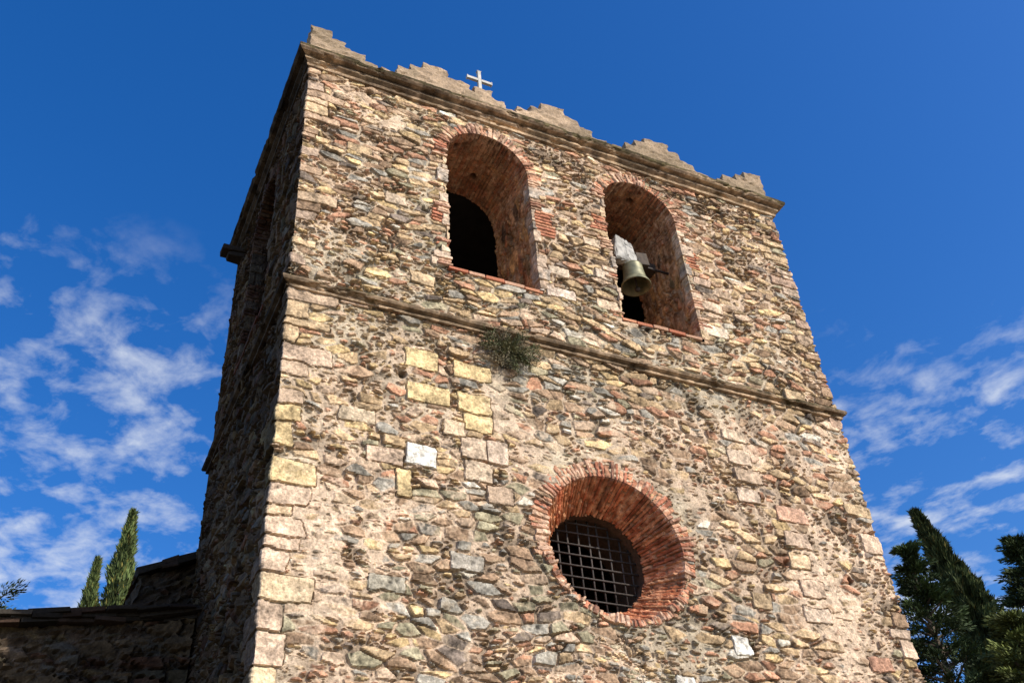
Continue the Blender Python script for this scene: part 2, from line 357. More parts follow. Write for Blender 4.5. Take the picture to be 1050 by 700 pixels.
def make_arch(a,face,seed):
    if face=='front': pc=(XL+a['c'],YF,a['z0'])
    else: pc=(XL,YF-a['c'],a['z0'])
    e=empty("arched_window",(0,0,0)); adopt(e,tower,pc)
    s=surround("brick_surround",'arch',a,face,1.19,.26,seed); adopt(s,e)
    bl=[];rs=RS(seed+50); x=-a['r']-.03; dk=1 if face=='front' else .2  # side sill bricks get the face's shade in their colour
    while x<a['r']-.05:
        w=rs.uniform(.22,.29)
        for dd in range(2):
            cx=x+w/2+(dd*.1); cy=.125+dd*.27-.012+rs.uniform(-.012,.008)
            cz=a['z0']-.02+rs.uniform(-.005,.005)
            c=tuple(np.array(BK[rs.randint(4)])*rs.uniform(.8,1.15)*dk)
            if face=='front': bl.append(((pc[0]+cx,YF+cy,cz),(w-.010,.25,.048),rs.uniform(-.02,.02),c))
            else: bl.append(((XL+cy,pc[1]+cx,cz),(.25,w-.010,.048),rs.uniform(-.02,.02),c))
        x+=w
    so=boxes("sill",bl,M_br,.010,.005); adopt(so,e)
    if face=='front': cc=((pc[0],YF+.64,a['z0']-.06),(2*a['r']+.1,1.16,.09),0,(.3,.22,.16))
    else: cc=((XL+.64,pc[1],a['z0']-.06),(1.16,2*a['r']+.1,.09),0,(.06,.05,.04))  # darker ledge colour for the shaded side
    lb=boxes("ledge",[cc],M_co,.01); adopt(lb,e)
    return e
make_arch(ARCH1,'front',11); make_arch(ARCH2,'front',22); make_arch(ARCHS,'side',33)
rw=empty("round_window",(0,0,0)); adopt(rw,tower,(XL+OC['c'],YF,OC['z']-OC['r']))
so=surround("brick_surround",'round',OC,'front',.055*D,.26,44,slope=(.102-.072)/.055,ds=.010); adopt(so,rw)
so["label"]="splayed ring of red bricks around the round opening"
def tube(bm,p0,p1,r,seg=8):
    p0=Vector(p0);p1=Vector(p1); d=p1-p0
    M=Matrix.Translation((p0+p1)/2)@d.to_track_quat('Z','Y').to_matrix().to_4x4()
    bmesh.ops.create_cone(bm,cap_ends=True,segments=seg,radius1=r,radius2=r,depth=d.length,matrix=M)
def bm_obj(bm,name,mat,smooth=False):
    me=bpy.data.meshes.new(name)
    if smooth:
        for f in bm.faces: f.smooth=True
    bm.to_mesh(me); bm.free(); me.materials.append(mat); o=bpy.data.objects.new(name,me); return link(o)
bm=bmesh.new(); R=.072*D; gx=XL+OC['c']; gy=YF+.055*D+.13; gz=OC['z']; n=9; rs=RS(4)
for i in range(n):
    o=(i-(n-1)/2)*2*R/(n)+rs.uniform(-.006,.006)
    hl=math.sqrt(R*R-o*o)+.03
    tube(bm,(gx+o,gy,gz-hl),(gx+o+rs.uniform(-.012,.012),gy,gz+hl),.011); tube(bm,(gx-hl,gy-.016,gz+o),(gx+hl,gy-.016,gz+o+rs.uniform(-.012,.012)),.011)
g=bm_obj(bm,"window_grille",M_iron,True); adopt(g,rw)
g["label"]="dark iron lattice grille"
seg=72;V=[];Fq=[];C=[]
yy=np.linspace(YF+.055*D-.005,YF+1.1,14); ths=np.linspace(0,2*np.pi,seg,endpoint=False)
for y in yy:
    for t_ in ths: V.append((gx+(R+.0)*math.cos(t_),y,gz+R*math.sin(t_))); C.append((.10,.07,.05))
for k in range(len(yy)-1):
    for i in range(seg): Fq.append((k*seg+i,k*seg+(i+1)%seg,(k+1)*seg+(i+1)%seg,(k+1)*seg+i))
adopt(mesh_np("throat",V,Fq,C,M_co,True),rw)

# ------------------------------------------------------------ interior and roof slabs
def box_world(name,x0,x1,y0,y1,z0,z1,mat,p):
    bm=bmesh.new(); bmesh.ops.create_cube(bm,size=1,matrix=Matrix.Translation(((x0+x1)/2,(y0+y1)/2,(z0+z1)/2))@Matrix.Diagonal((x1-x0,y1-y0,z1-z0,1)))
    o=bm_obj(bm,name,mat); adopt(o,p); return o
e=.09
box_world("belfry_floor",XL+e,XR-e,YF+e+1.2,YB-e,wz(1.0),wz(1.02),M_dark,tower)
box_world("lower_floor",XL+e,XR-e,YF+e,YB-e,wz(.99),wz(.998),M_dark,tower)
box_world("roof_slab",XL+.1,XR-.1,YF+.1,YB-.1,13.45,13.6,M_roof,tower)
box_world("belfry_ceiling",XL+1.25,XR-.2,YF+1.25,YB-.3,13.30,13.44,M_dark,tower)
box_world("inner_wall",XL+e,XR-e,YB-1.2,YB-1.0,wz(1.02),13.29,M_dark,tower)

# ------------------------------------------------------------ mouldings
def sweep(name,prof,sp,seed,amp,colfn,mat,p=tower,ch=3.0):
    pr=[];
    for (a,b) in zip(prof[:-1],prof[1:]):
        L=math.dist(a,b); m=max(1,int(round(L/.016)))
        for i in range(m): pr.append((a[0]+(b[0]-a[0])*i/m,a[1]+(b[1]-a[1])*i/m))
    pr.append(prof[-1]); pr=np.array(pr)
    tg=np.gradient(pr,axis=0); nn=np.stack([-tg[:,1],tg[:,0]],1); nn/=np.linalg.norm(nn,axis=1,keepdims=True)+1e-9
    sides=[((XL,YF),(1,0),(0,-1),W),((XR,YF),(0,1),(1,0),DP),((XR,YB),(-1,0),(0,1),W),((XL,YB),(0,-1),(-1,0),DP)]
    Vs=[];Fs=[];Cs=[];base=0
    for si,(o,t,nv,L) in enumerate(sides):
        n=int(L/sp)+1; q=np.linspace(0,1,n)[:,None]; off=pr[:,0][None,:]
        al=-off+(L+2*off)*q
        x=o[0]+t[0]*al+nv[0]*off; y=o[1]+t[1]*al+nv[1]*off; z=pr[:,1][None,:]+0*al
        per=al+si*20; arc=np.arange(len(pr))[None,:]*.016+0*al
        ns=fbm(per*10,arc*14,seed)
        chip=sst(fbm(per*4.0,arc*7,seed+5),.13,.22)
        fd=np.minimum(sst(al,-.2,.12),1-sst(al,L-.12,L+.2))
        d=(ns*amp*2-chip*amp*ch)*np.clip(fd,0,1)
        sag=.014*fbm(per*.4,0*per+3,seed+9)*np.clip(fd,0,1)
        x=x-nv[0]*nn[:,0]*d; y=y-nv[1]*nn[:,0]*d; z=z-nn[:,1]*d+sag
        C=colfn(per,arc,z,nn[:,1][None,:]+0*al,off+0*al)
        if si==3: C=C*.14  # left run of the moulding has shade put into its colour
        Vs.append(np.stack([x,y,z],-1).reshape(-1,3)); Cs.append(C.reshape(-1,3))
        I=np.arange(x.size).reshape(x.shape)+base; base+=x.size
        Fs.append(np.stack([I[:-1,:-1],I[1:,:-1],I[1:,1:],I[:-1,1:]],-1).reshape(-1,4))
    o=mesh_np(name,np.concatenate(Vs),np.concatenate(Fs),np.clip(np.concatenate(Cs),.010,.8),mat,False); adopt(o,p); return o
def trimcol(c1,c2,mossamt,topz,seed,piece=.38):
    def f(per,arc,z,nz,off):
        n1=fbm(per*2.5,arc*8,seed); n2=fbm(per*12,arc*12,seed+1); n3=fbm(per*1.1,arc*1.5,seed+2)
        k=sst(n1,-.15,.2)[...,None]
        C=np.array(c1)*(1-k)+np.array(c2)*k; C=C*(1+n2*1.5)[...,None]
        pid=np.floor(per/piece).astype(int); C=C*(.88+.22*RS(seed+4).rand(997)[pid%997])[...,None]
        fr=per/piece-np.floor(per/piece); j=(np.minimum(fr,1-fr)*piece<.008); C=np.where(j[...,None],C*.6,C)
        mo=sst(n3*.9+n2*.8+(z-topz)*8,-.12,.05)*mossamt
        ms=np.array((.095,.075,.035))*(1+n2*2.2)[...,None]
        C=C*(1-mo[...,None])+ms*mo[...,None]
        st=sst(fbm(per*4,arc*1.0,seed+7),-.04,.16)[...,None]; C=C*(1-.5*st)
        return C
    return f
zt=wz(1.4325)
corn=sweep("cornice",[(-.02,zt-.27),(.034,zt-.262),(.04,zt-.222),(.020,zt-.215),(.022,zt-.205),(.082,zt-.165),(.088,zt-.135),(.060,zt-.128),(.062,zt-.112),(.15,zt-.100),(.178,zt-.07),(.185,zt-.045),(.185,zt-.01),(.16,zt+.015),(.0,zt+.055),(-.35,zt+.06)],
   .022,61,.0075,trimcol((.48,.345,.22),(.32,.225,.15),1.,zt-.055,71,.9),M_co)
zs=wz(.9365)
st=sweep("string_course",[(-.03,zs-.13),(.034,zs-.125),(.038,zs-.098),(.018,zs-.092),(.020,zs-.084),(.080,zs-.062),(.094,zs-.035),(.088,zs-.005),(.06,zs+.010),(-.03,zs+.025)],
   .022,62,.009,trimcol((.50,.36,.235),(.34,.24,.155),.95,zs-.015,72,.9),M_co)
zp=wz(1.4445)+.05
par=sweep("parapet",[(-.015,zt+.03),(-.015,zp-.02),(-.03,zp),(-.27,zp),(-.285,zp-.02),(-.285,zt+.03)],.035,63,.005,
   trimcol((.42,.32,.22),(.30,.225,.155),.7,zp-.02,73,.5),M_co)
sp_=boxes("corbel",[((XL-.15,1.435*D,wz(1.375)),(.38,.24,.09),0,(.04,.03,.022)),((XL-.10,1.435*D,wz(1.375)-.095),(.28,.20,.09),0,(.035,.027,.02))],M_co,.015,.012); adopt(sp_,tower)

def merlon(name,profile,th,seed,ox,oy,axis,cell=.05,lh=.15,par=tower):
    x0=min(p[0] for p in profile); nx=int(round((max(p[1] for p in profile)-x0)/cell)); ny=int(round(th/cell)); 
    per=3; nz=len(profile)*per+1
    occ=np.zeros((nx,ny,nz),bool)
    for k in range(nz):
        p=profile[min(max(0,(k-1)//per),len(profile)-1)]
        a=int(round((p[0]-x0)/cell)); b=int(round((p[1]-x0)/cell)); occ[a:b,:,k]=True
    vid={};V=[];Fc=[]
    def g(i,j,k):
        if (i,j,k) not in vid: vid[(i,j,k)]=len(V); V.append((i,j,k))
        return vid[(i,j,k)]
    dirs=[((1,0,0),[(1,0,0),(1,1,0),(1,1,1),(1,0,1)]),((-1,0,0),[(0,0,0),(0,0,1),(0,1,1),(0,1,0)]),((0,1,0),[(0,1,0),(0,1,1),(1,1,1),(1,1,0)]),
          ((0,-1,0),[(0,0,0),(1,0,0),(1,0,1),(0,0,1)]),((0,0,1),[(0,0,1),(1,0,1),(1,1,1),(0,1,1)]),((0,0,-1),[(0,0,0),(0,1,0),(1,1,0),(1,0,0)])]
    for (i,j,k) in np.argwhere(occ):
        for d,cs in dirs:
            a,b,c=i+d[0],j+d[1],k+d[2]
            if 0<=a<nx and 0<=b<ny and 0<=c<nz and occ[a,b,c]: continue
            Fc.append([g(i+q[0],j+q[1],k+q[2]) for q in cs])
    V=np.array(V,float); Fc=np.array(Fc)
    acc=np.zeros_like(V);cnt=np.zeros(len(V))
    for a,b in ((0,1),(1,2),(2,3),(3,0)):
        np.add.at(acc,Fc[:,a],V[Fc[:,b]]);np.add.at(cnt,Fc[:,a],1);np.add.at(acc,Fc[:,b],V[Fc[:,a]]);np.add.at(cnt,Fc[:,b],1)
    Vn=V*.82+(acc/cnt[:,None])*.18
    rs=RS(seed); Vn=Vn+rs.uniform(-.10,.10,V.shape)+ 1.1*np.stack([fbm(V[:,0]*.4+V[:,2],V[:,2]*.4+V[:,1],seed+i) for i in range(3)],1)
    P=np.stack([x0+Vn[:,0]*cell,Vn[:,1]*cell,(Vn[:,2]-1)*lh/per],1)
    n=fbm(P[:,0]*5+seed,P[:,2]*5+P[:,1]*3,seed+3); n2=fbm(P[:,0]*1.5+seed*3,P[:,2]*2,seed+8)
    C=np.array((.42,.31,.21))*(1+n*1.3)[:,None]; mo=sst(n2+n*.5,-.1,.18)[:,None]*.7; C=C*(1-mo)+np.array((.20,.155,.10))*mo
    if axis=='x': Wd=np.stack([ox+P[:,0],oy+P[:,1],zp-.02+P[:,2]],1)
    else: Wd=np.stack([ox+P[:,1],oy+P[:,0],zp-.02+P[:,2]],1); Fc=Fc[:,::-1]
    o=mesh_np(name,Wd,Fc,np.clip(C,.02,.8),M_co,False); adopt(o,par); return o
full=[(-.85,.85),(-.65,.65),(-.45,.45),(-.2,.2)]
halfL=[(0,1.05),(0,.8),(0,.55),(0,.35)]; 
def mir(pf): return [(-b,-a) for a,b in pf]
sd=1
for r,pf in ((.2085,halfL),(.437,full),(.669,full),(.889,full),(1.1335,mir(halfL))):
    rj=RS(sd+500); pf_=[(round((a+(0 if a==0 else rj.uniform(-.06,.06)))/.05)*.05,round((b+(0 if b==0 else rj.uniform(-.06,.06)))/.05)*.05) for a,b in pf]
    merlon("merlon",pf_,.25,sd,r*D,YF-.005,'x'); sd+=1
    merlon("merlon",pf,.25,sd+40,r*D,YB-.25,'x'); sd+=1
for y,pf in ((YF+.26,[(0,.5),(0,.35),(0,.2)]),(YF+DP/2,full),(YB-.26,mir([(0,.5),(0,.35),(0,.2)]))):
    merlon("merlon",pf,.25,sd,XL-.005,y,'y'); sd+=1
    merlon("merlon",pf,.25,sd,XR-.245,y,'y'); sd+=1
cx=.523*D; cy=YF+.12
cr=empty("cross",(0,0,0)); adopt(cr,tower,(cx,cy,zp))
ped=merlon("pedestal",[(-.35,.55),(-.28,.35),(-.15,.15)],.25,77,cx,YF-.001,'x',par=cr) 
zc=zp+.42
cb=boxes("cross_arms",[((cx,cy,zc+.24),(.055,.05,.66),0,(1,1,1)),((cx-.113,cy,zc+.36),(.17,.047,.055),0,(1,1,1)),((cx+.113,cy,zc+.36),(.17,.047,.055),0,(1,1,1)),
   ((cx-.205,cy,zc+.36),(.016,.053,.075),0,(1,1,1)),((cx+.205,cy,zc+.36),(.016,.053,.075),0,(1,1,1)),((cx,cy,zc+.577),(.075,.055,.016),0,(1,1,1))],M_white,.006,.0)
adopt(cb,cr)

# ------------------------------------------------------------ bell
bx=XL+ARCH2['c']; by=YF+.05*D; bz=wz(1.176)+.05
bell=empty("church_bell",(bx,by,bz-.25),"bronze bell hanging from a weathered wooden yoke in the opening","bell")
bell["_w"]=[bx,by,bz-.25]
prof=[(.0,.27),(.06,.268),(.12,.255),(.155,.225),(.170,.18),(.178,.10),(.186,.02),(.198,-.07),(.216,-.15),(.245,-.215),(.260,-.235),(.256,-.25),(.238,-.25),(.214,-.21),(.19,-.14),(.172,-.05),(.15,.12),(.10,.2),(0,.22)]
seg=56; V=[];
prof2=[]
for (a_,b_) in zip(prof[:-1],prof[1:]):
    for i in range(4):
        t_=i/4; prof2.append((a_[0]*(1-t_)+b_[0]*t_,a_[1]*(1-t_)+b_[1]*t_))
prof2.append(prof[-1])
prof3=[(r_*.86+(.006 if (i<44 and any(abs(z_-zz)<.007 for zz in (.19,-.12,-.16,-.2))) else 0),z_*.86+.02) for i,(r_,z_) in enumerate(prof2)]
for (r,z) in prof3:
    for i in range(seg): V.append((bx+r*math.cos(2*math.pi*i/seg),by+r*math.sin(2*math.pi*i/seg),bz+z))
Fq=[]
for k in range(len(prof3)-1):
    for i in range(seg): Fq.append((k*seg+i,(k+1)*seg+i,(k+1)*seg+(i+1)%seg,k*seg+(i+1)%seg))
o=mesh_np("bell_body",V,Fq,None,M_bronze,True); adopt(o,bell)
bm=bmesh.new(); tube(bm,(bx,by,bz+.2),(bx+.03,by+.02,bz-.20),.014); bmesh.ops.create_uvsphere(bm,u_segments=16,v_segments=10,radius=.042,matrix=Matrix.Translation((bx+.032,by+.02,bz-.22)))
adopt(bm_obj(bm,"clapper",M_iron,True),bell)
bm=bmesh.new(); bmesh.ops.create_cube(bm,size=1); bmesh.ops.subdivide_edges(bm,edges=bm.edges[:],cuts=9,use_grid_fill=True)
for v in bm.verts:
    zz=v.co.z+.5; wd=.36*(1-.30*zz**2)
    n_=float(fbm(np.array(v.co.x*4+v.co.y*3),np.array(v.co.z*5+v.co.y*2),33)); n3_=float(fbm(np.array(v.co.x*12+v.co.y*7),np.array(v.co.z*3),36))
    v.co=Vector((bx-.12+v.co.x*wd+n_*.07+n3_*.02,by+v.co.y*.15+n_*.03+n3_*.02,bz+.24+zz*.44+n_*.10-.10*(v.co.x+.1)*zz))
yk=bm_obj(bm,"yoke",M_wood); adopt(yk,bell)
bm=bmesh.new(); tube(bm,(bx-ARCH2['r']-.05,by,bz+.27),(bx+ARCH2['r']+.05,by,bz+.27),.020,12)
for sx in (-.10,.10):
    tube(bm,(bx+sx*.5,by,bz+.22),(bx+sx,by-.085,bz+.34),.012)
    tube(bm,(bx+sx*.5,by,bz+.22),(bx+sx,by+.085,bz+.34),.012)
adopt(bm_obj(bm,"iron_strap",M_iron,True),bell)
bmw=boxes("support_beam",[((bx,by+.34,bz+.62),(2*ARCH2['r']+.1,.16,.17),0,(1,1,1)),((bx+.16,by+.03,bz+.37),(.20,.20,.24),.0,(1,1,1))],M_wood2,.01,.012); adopt(bmw,bell)

# ------------------------------------------------------------ foliage
def rand_unit(rs,n):
    v=rs.normal(size=(n,3)); return v/np.linalg.norm(v,axis=1,keepdims=True)
def leaves(P,A,L,Wd,C,seed):
    rs=RS(seed); n=len(P); A=A/np.linalg.norm(A,axis=1,keepdims=True); S=np.cross(A,rand_unit(rs,n)); S/=np.linalg.norm(S,axis=1,keepdims=True)+1e-9
    L=np.asarray(L)[:,None]; Wd=np.asarray(Wd)[:,None]
    V=np.stack([P,P+A*L*.45+S*Wd,P+A*L,P+A*L*.45-S*Wd],1).reshape(-1,3)
    F=np.arange(4*n).reshape(n,4); return V,F,np.repeat(C,4,0)
def taper(bm,p0,p1,r0,r1,seg=9):
    p0=Vector(p0);p1=Vector(p1); d=p1-p0
    bmesh.ops.create_cone(bm,cap_ends=True,segments=seg,radius1=r0,radius2=r1,depth=d.length,matrix=Matrix.Translation((p0+p1)/2)@d.to_track_quat('Z','Y').to_matrix().to_4x4())
def cypress(x,y,hgt,R,seed,label,n=26000,zlo=.0,lean=0.,tone=1.,sharp=3.0):
    rs=RS(seed); t=empty("cypress_tree",(x,y,0),label,"cypress"); t["_w"]=[x,y,0]
    f=rs.uniform(zlo,1,n)**.9; th=rs.uniform(0,2*np.pi,n)
    prof=np.clip((1-f)*sharp,0,1)**.75*np.clip(f*8+.3,0,1)*(.85+.15*np.sin(f*9+seed))
    lump=.78+1.1*fbm(th/(2*np.pi)*8,f*hgt*1.1,seed)+1.3*fbm(th*3,f*hgt*3.0,seed+3)
    rr=R*prof*np.clip(lump,.25,2)*(rs.uniform(.3,1.,n)**.45)
    lx=lean*np.clip(f-.8,0,1)**1.5*10
    P=np.stack([x+rr*np.cos(th)+lx,y+rr*np.sin(th)-lx*.3,.6+f*(hgt-.8)],1)
    out=np.stack([np.cos(th),np.sin(th),0*th],1); A=out*.55+np.array([0,0,1.3])+rs.normal(size=(n,3))*.35
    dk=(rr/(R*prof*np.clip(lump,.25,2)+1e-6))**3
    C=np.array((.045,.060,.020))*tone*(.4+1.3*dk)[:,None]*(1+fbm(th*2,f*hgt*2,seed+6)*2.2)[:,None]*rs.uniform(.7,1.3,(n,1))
    br=rs.rand(n)<.08; C[br]=C[br]*np.array((2.,1.3,1.0))
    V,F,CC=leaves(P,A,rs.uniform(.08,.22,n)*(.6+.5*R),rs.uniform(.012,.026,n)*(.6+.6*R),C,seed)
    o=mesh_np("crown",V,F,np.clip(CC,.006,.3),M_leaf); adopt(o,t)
    bm=bmesh.new(); taper(bm,(x,y,-.2),(x,y,hgt*.86),.16,.02)
    for i in range(24):
        zz=hgt*(.1+.7*i/24); a=rs.uniform(0,6.28); taper(bm,(x,y,zz),(x+R*.4*math.cos(a),y+R*.4*math.sin(a),zz+.8),.03,.01,6)
    adopt(bm_obj(bm,"trunk",M_trunk),t); return t
def leafy(name,cat,x,y,hgt,R,seed,label,zlo,col,nclump=90,per=260,flat=.8,cone=False,csz=1.):
    rs=RS(seed); t=empty(name,(x,y,0),label,cat); t["_w"]=[x,y,0]
    bm=bmesh.new(); taper(bm,(x,y,-.2),(x,y,hgt*.55),.2,.11); taper(bm,(x,y,hgt*.55),(x,y,hgt*.97),.11,.015)
    Ps=[];As=[];Cs=[]
    for i in range(nclump):
        f=rs.uniform(0,1); zc=zlo+(hgt-zlo)*f*.97
        if cone: f=i/nclump; f=f**.85; zc=zlo+(hgt-zlo)*f; rm=R*(1-f)**.8+.04
        else: rm=R*math.sin(math.pi*min(1,.18+.80*f))**.7*(1 if f<.6 else .9)
        a=rs.uniform(0,6.28); q=rs.uniform(.2,1.3)**.6*rm
        c=np.array([x+q*math.cos(a),y+q*math.sin(a),zc]); 
        taper(bm,(x,y,max(.5,zc-q*.4)),tuple(c),.035,.01,6)
        cr=rs.uniform(.22,.5)*R*.5*csz*(1 if not cone else (.45+.75*(1-f)))
        loc=rand_unit(rs,per)*(rs.uniform(0,1,(per,1))**.5)
        ax=np.array([math.cos(a),math.sin(a),.35]); ax/=np.linalg.norm(ax)
        u=loc*cr*.62+ax*(loc@ax)[:,None]*cr*.9; u[:,2]*=flat
        Ps.append(c+u); As.append(u/cr+ax*.9+rs.normal(size=(per,3))*.35)
        Cs.append(np.array(col)*rs.uniform(.5,1.6)*(.75+.6*(u[:,2:]/cr+.5)*.6)*rs.uniform(.7,1.3,(per,1)))
    P=np.concatenate(Ps);A=np.concatenate(As);C=np.concatenate(Cs); n=len(P)
    V,F,CC=leaves(P,A,rs.uniform(.06,.16,n),rs.uniform(.009,.022,n),C,seed)
    o=mesh_np("crown",V,F,np.clip(CC,.006,.4),M_leaf); adopt(o,t); adopt(bm_obj(bm,"trunk",M_trunk),t); return t
cypress(1.70,24,15.2,.68,1,"tall narrow cypress behind the church roof",24000,.4,0,1.6)
cypress(1.12,24,13.8,.58,2,"shorter narrow cypress beside a taller one",20000,.4,0,1.6)
cypress(20.4,16,14.1,1.3,3,"tall dark cypress with its tip bending over",54000,.2,-.6,.9,2.2)
leafy("conifer_tree","tree",16.9,14.3,11.6,1.4,4,"dark leafy conifer close to the tower wall",5.,(.045,.07,.025),170,220,.65,True,1.35)
leafy("conifer_tree","tree",20.45,14.2,12.3,1.7,5,"dark conifer with loose open branches",5,(.042,.062,.024),190,230,.65,True,1.25)
leafy("pine_tree","tree",16.9,12.4,9.2,1.9,6,"light green bushy pine in front of a dark cypress",4,(.095,.115,.035),190,230,.65,True,1.2)
leafy("olive_tree","tree",-1.1,24,13.0,1.7,7,"small green tree beyond the low roof",7,(.08,.11,.03),70,200)

def tuft(x,z,w,hh,n,seed,label):
    rs=RS(seed); y=YF-.06; t=empty("wall_shrub",(x,y,z),label,"plant"); t["_w"]=[x,y,z]
    P=[];A=[];C=[];bm=bmesh.new(); K=80
    for i in range(K):
        a=rs.normal(size=3)*np.array([1,.35,.85])+np.array([.1,0,-.2]); a[1]=-abs(a[1])-.05; a/=np.linalg.norm(a)
        L=rs.uniform(.25,1)*np.array([w/2,.20,hh/2]); tip=a*L
        taper(bm,(x,y+.05,z),tuple(np.array([x,y,z])+tip),.005,.0015,5)
        m=n//K; s=rs.uniform(.2,1.15,(m,1)); P.append(np.array([x,y,z])+tip*s+rs.normal(size=(m,3))*.022)
        A.append(a*1.3+rs.normal(size=(m,3))*.6); C.append(np.array([(.15,.145,.075),(.20,.17,.11),(.10,.11,.05)][rs.randint(3)])*rs.uniform(.6,1.4,(m,1)))
    P=np.concatenate(P);A=np.concatenate(A);C=np.concatenate(C); k=len(P)
    P[:,1]=np.minimum(P[:,1],YF-.03)
    V,F,CC=leaves(P,A,rs.uniform(.02,.05,k),rs.uniform(.003,.007,k),C,seed)
    adopt(mesh_np("leaves",V,F,CC,M_leaf),t); adopt(bm_obj(bm,"stems",M_trunk),t)
tuft(.524*D,wz(.895),.76,.66,8800,8,"dry grey-green shrub rooted in the string course")

# ------------------------------------------------------------ neighbouring buildings
def panel(name,O,ux,nv,L,top,sp,seed,tone,par,regions=()):
    us=np.arange(0,L+sp/2,sp); zt_=top(us).max(); vs=np.arange(0,1+1e-6,sp/zt_)
    U,Vf=np.meshgrid(us,vs); V=Vf*top(U)
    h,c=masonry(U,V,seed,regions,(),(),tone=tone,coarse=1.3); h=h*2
    X_=O[0]+ux[0]*U+nv[0]*h; Y_=O[1]+ux[1]*U+nv[1]*h
    Vt=np.stack([X_,Y_,V],-1).reshape(-1,3); I=np.arange(U.size).reshape(U.shape)
    F=np.stack([I[:-1,:-1],I[:-1,1:],I[1:,1:],I[1:,:-1]],-1).reshape(-1,4)
    o=mesh_np(name,Vt,F,c.reshape(-1,3),M_st,False); adopt(o,par); return o
low=empty("low_annex",(-2,11.9,0),"low rubble-stone annex, shade painted into its colour, with a stone slab eave beside the tower","building"); low["_w"]=[-2,11.9,0]
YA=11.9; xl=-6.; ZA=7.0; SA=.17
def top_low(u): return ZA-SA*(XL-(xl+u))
panel("wall",(xl,YA),(1,0),(0,-1),XL-xl-.04,lambda u:top_low(u),.028,81,.15,low)  # low tone paints the tower's shadow into the annex stone
panel("side_wall",(xl,YA+6),(0,-1),(-1,0),6,lambda u:0*u+top_low(np.zeros(1))[0],.12,82,.13,low)
bl=[];rs=RS(9)
for layer in range(3):
    x=xl-.1
    while x<XL-.15:
        w=rs.uniform(.2,.5); xm=x+w/2; zz=ZA-SA*(XL-xm)+.0+layer*.045+rs.uniform(-.014,.014)
        c=np.array([(.035,.024,.018),(.045,.028,.02),(.03,.025,.02),(.04,.034,.028)][rs.randint(4)])*rs.uniform(.5,1.3)  # slab colours darkened for the shade over the annex
        Rm=Matrix.Rotation(-math.atan(SA)+rs.uniform(-.06,.06),4,'Y')@Matrix.Rotation(rs.uniform(-.2,.2),4,'Z')
        bl.append(((xm,YA+.14-.03*layer+rs.uniform(-.05,.04),zz),(w,.42,rs.uniform(.04,.06)),Rm,tuple(c)))
        x+=w*.93
adopt(boxes("eave",bl,M_co,.010,.012),low)
def roof_sheet(name,fn,x0,x1,y0,y1,par):
    xs=np.arange(x0,x1+.02,.06); ys=np.arange(y0,y1+.1,.05); Xg,Yg=np.meshgrid(xs,ys)
    Z=fn(Xg)+.04*np.abs(np.sin(Yg*math.pi/.22))+.012*((Xg/.35)%1)
    I=np.arange(Xg.size).reshape(Xg.shape); F=np.stack([I[:-1,:-1],I[:-1,1:],I[1:,1:],I[1:,:-1]],-1).reshape(-1,4)
    n=fbm(Xg*4,Yg*4,5); C=np.array((.16,.10,.07))*(1+n[...,None])
    adopt(mesh_np(name,np.stack([Xg,Yg,Z],-1).reshape(-1,3),F,C.reshape(-1,3),M_co),par)
roof_sheet("roof",lambda x:ZA-SA*(XL-x)+.06,xl-.1,1.0,YA+.25,YA+6,low)
nave=empty("church_nave",(5.4,17,0),"stone church nave with a tiled gable roof behind the tower","building"); nave["_w"]=[5.4,17,0]
NX0,NX1,NY0,NY1=1.10,10.3,YB+.05,21.5; NC=(NX0+NX1)/2
def top_nv(u): return 7.80+.44*((NX1-NX0)/2-np.abs(u-(NX1-NX0)/2))
panel("gable_wall",(NX0,NY0),(1,0),(0,-1),NX1-NX0,top_nv,.05,83,.09,nave)  # front and left faces toned down: shade behind the tower painted in
panel("side_wall",(NX0,NY1),(0,-1),(-1,0),NY1-NY0,lambda u:0*u+7.80,.08,84,.12,nave)
panel("side_wall",(NX1,NY0),(0,1),(1,0),NY1-NY0,lambda u:0*u+7.80,.12,85,.75,nave)
panel("gable_wall",(NX1,NY1),(-1,0),(0,1),NX1-NX0,top_nv,.12,86,.75,nave)
roof_sheet("roof",lambda x:7.80+.44*((NX1-NX0)/2-np.abs(x-NC)),NX0-.05,NX1+.05,NY0+.05,NY1+.1,nave)
bl=[]
u=-.05
while u<4.4:
    w=rs.uniform(.2,.4); um=u+w/2; c=np.array([(.035,.024,.018),(.045,.028,.02),(.03,.025,.02)][rs.randint(3)])*rs.uniform(.6,1.3)  # verge colours darkened to match the painted shade of the gable
    for ly in range(2):
        bl.append(((NX0+um,NY0+.06+rs.uniform(-.03,.02),7.82+.44*um+ly*.05+rs.uniform(-.02,.02)),(w,.34,.07),Matrix.Rotation(-math.atan(.44)+rs.uniform(-.1,.1),4,'Y'),tuple(c)))
    u+=w*.85
adopt(boxes("verge",bl,M_co,.012,.015),nave)

# ------------------------------------------------------------ ground
g=np.concatenate([-np.geomspace(400,4,24),np.linspace(-3,30,34),np.geomspace(34,400,20)]); Xg,Yg=np.meshgrid(g,g)
Z=.15*fbm(Xg*.2,Yg*.2,2)-.1
I=np.arange(Xg.size).reshape(Xg.shape); F=np.stack([I[:-1,:-1],I[:-1,1:],I[1:,1:],I[1:,:-1]],-1).reshape(-1,4)
gr=mesh_np("ground",np.stack([Xg,Yg,Z],-1).reshape(-1,3),F,None,M_ground,True); gr["kind"]="structure"

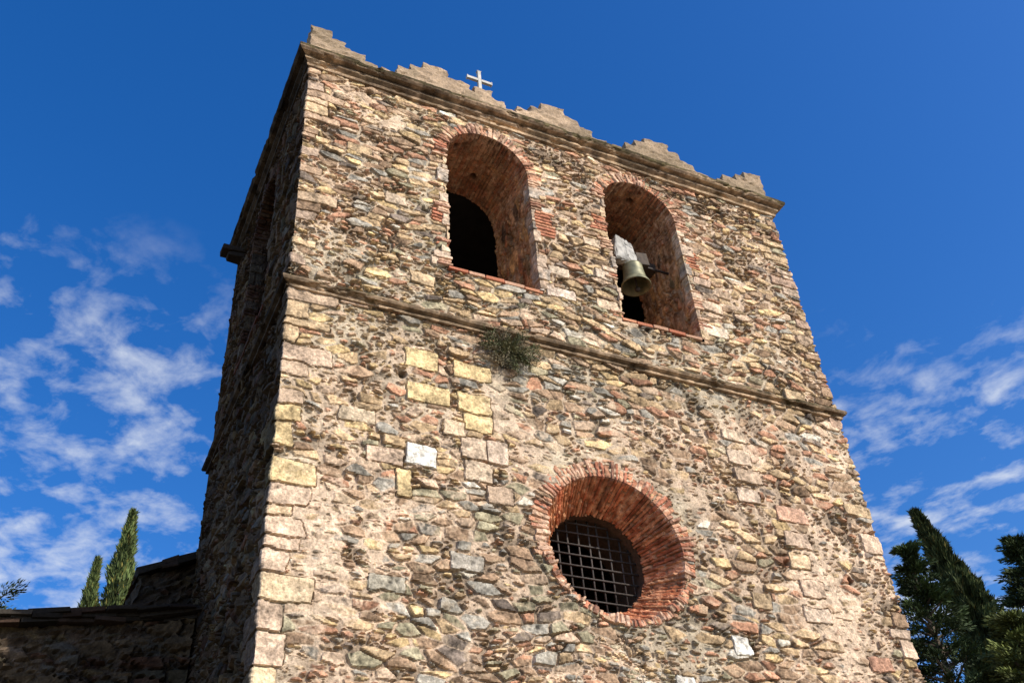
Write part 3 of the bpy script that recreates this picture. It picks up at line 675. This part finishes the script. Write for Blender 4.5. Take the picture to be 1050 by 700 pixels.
# ------------------------------------------------------------ light, sky
AZ=math.radians(30); EL=math.radians(36)
ts=Vector((math.sin(AZ)*math.cos(EL),-math.cos(AZ)*math.cos(EL),math.sin(EL)))
sl=bpy.data.lights.new("sun",'SUN'); sl.energy=5; sl.angle=math.radians(.5); sl.color=(1,.91,.77)
so=bpy.data.objects.new("sun",sl); so.rotation_euler=ts.to_track_quat('Z','Y').to_euler(); so.location=(0,-10,30); link(so)
w=bpy.data.worlds.new("World"); scene.world=w; w.use_nodes=True; n=w.node_tree.nodes; l=w.node_tree.links
bg=n["Background"]; bg.inputs["Strength"].default_value=.12
sky=n.new("ShaderNodeTexSky"); sky.sky_type='NISHITA'; sky.sun_disc=False; sky.sun_elevation=EL; sky.sun_rotation=math.pi-AZ
sky.altitude=100; sky.air_density=1.05; sky.dust_density=1.0; sky.ozone_density=3
hs=n.new("ShaderNodeHueSaturation"); hs.inputs["Hue"].default_value=.512; hs.inputs["Saturation"].default_value=1.38; hs.inputs["Value"].default_value=1.62; l.new(sky.outputs[0],hs.inputs["Color"])
tc=n.new("ShaderNodeTexCoord"); sp=n.new("ShaderNodeSeparateXYZ"); l.new(tc.outputs["Generated"],sp.inputs[0])
def M(op,a,b=None,c=None,clamp=False):
    m=n.new("ShaderNodeMath"); m.operation=op; m.use_clamp=clamp
    for i,v in enumerate((a,b,c)):
        if v is None: continue
        if isinstance(v,(int,float)): m.inputs[i].default_value=v
        else: l.new(v,m.inputs[i])
    return m.outputs[0]
x,y,z=sp.outputs[0],sp.outputs[1],sp.outputs[2]
zz=M('MAXIMUM',z,.08); px=M('DIVIDE',x,zz); py=M('DIVIDE',y,zz)
cb=n.new("ShaderNodeCombineXYZ"); l.new(px,cb.inputs[0]); l.new(py,cb.inputs[1])
def cnoise(scale,rot,sc,det,rough,dist,off):
    mp=n.new("ShaderNodeMapping"); mp.inputs["Rotation"].default_value=(0,0,rot); mp.inputs["Scale"].default_value=sc; mp.inputs["Location"].default_value=off; l.new(cb.outputs[0],mp.inputs[0])
    nz=n.new("ShaderNodeTexNoise"); nz.inputs["Scale"].default_value=scale; nz.inputs["Detail"].default_value=det; nz.inputs["Roughness"].default_value=rough; nz.inputs["Distortion"].default_value=dist
    l.new(mp.outputs[0],nz.inputs["Vector"]); return nz.outputs["Fac"]
na=cnoise(3.2,.5,(1.1,.9,1),9,.58,.2,(0,0,0)); nb_=cnoise(12,.9,(1,.9,1),6,.58,.25,(3,1,0))
nz=M('ADD',M('MULTIPLY',na,.54),M('MULTIPLY',nb_,.46))
v=M('SUBTRACT',M('SUBTRACT',.71,M('MULTIPLY',x,.155)),z)
cov=M('DIVIDE',v,.28,clamp=True); edge=M('DIVIDE',v,.10,clamp=True)
th=M('SUBTRACT',.525,M('MULTIPLY',cov,.08))
fac=M('MULTIPLY',M('POWER',M('DIVIDE',M('SUBTRACT',nz,th),.19,clamp=True),1.15),M('MULTIPLY',edge,.88))
mix=n.new("ShaderNodeMix"); mix.data_type='RGBA'; l.new(fac,mix.inputs["Factor"]); l.new(hs.outputs[0],mix.inputs[6]); mix.inputs[7].default_value=(6.8,7.2,7.8,1)
l.new(mix.outputs[2],bg.inputs["Color"])
scene.view_settings.view_transform='Standard'; scene.view_settings.look='None'; scene.view_settings.exposure=0

# ------------------------------------------------------------ camera
rt=Vector((.9047,-.4210,-.0688)).normalized(); fw=Vector((.3661,.6844,.6303)); fw=(fw-rt*fw.dot(rt)).normalized(); up=rt.cross(fw)
cam=bpy.data.cameras.new("camera"); co=bpy.data.objects.new("camera",cam); link(co)
mw=Matrix(((rt.x,up.x,-fw.x,0),(rt.y,up.y,-fw.y,0),(rt.z,up.z,-fw.z,CH),(0,0,0,1))); co.matrix_world=mw
cam.lens=36*1045/1050; cam.sensor_width=36; cam.clip_end=2000; cam.clip_start=.05
scene.camera=co
for o in scene.objects:
    if "_w" in o: del o["_w"]
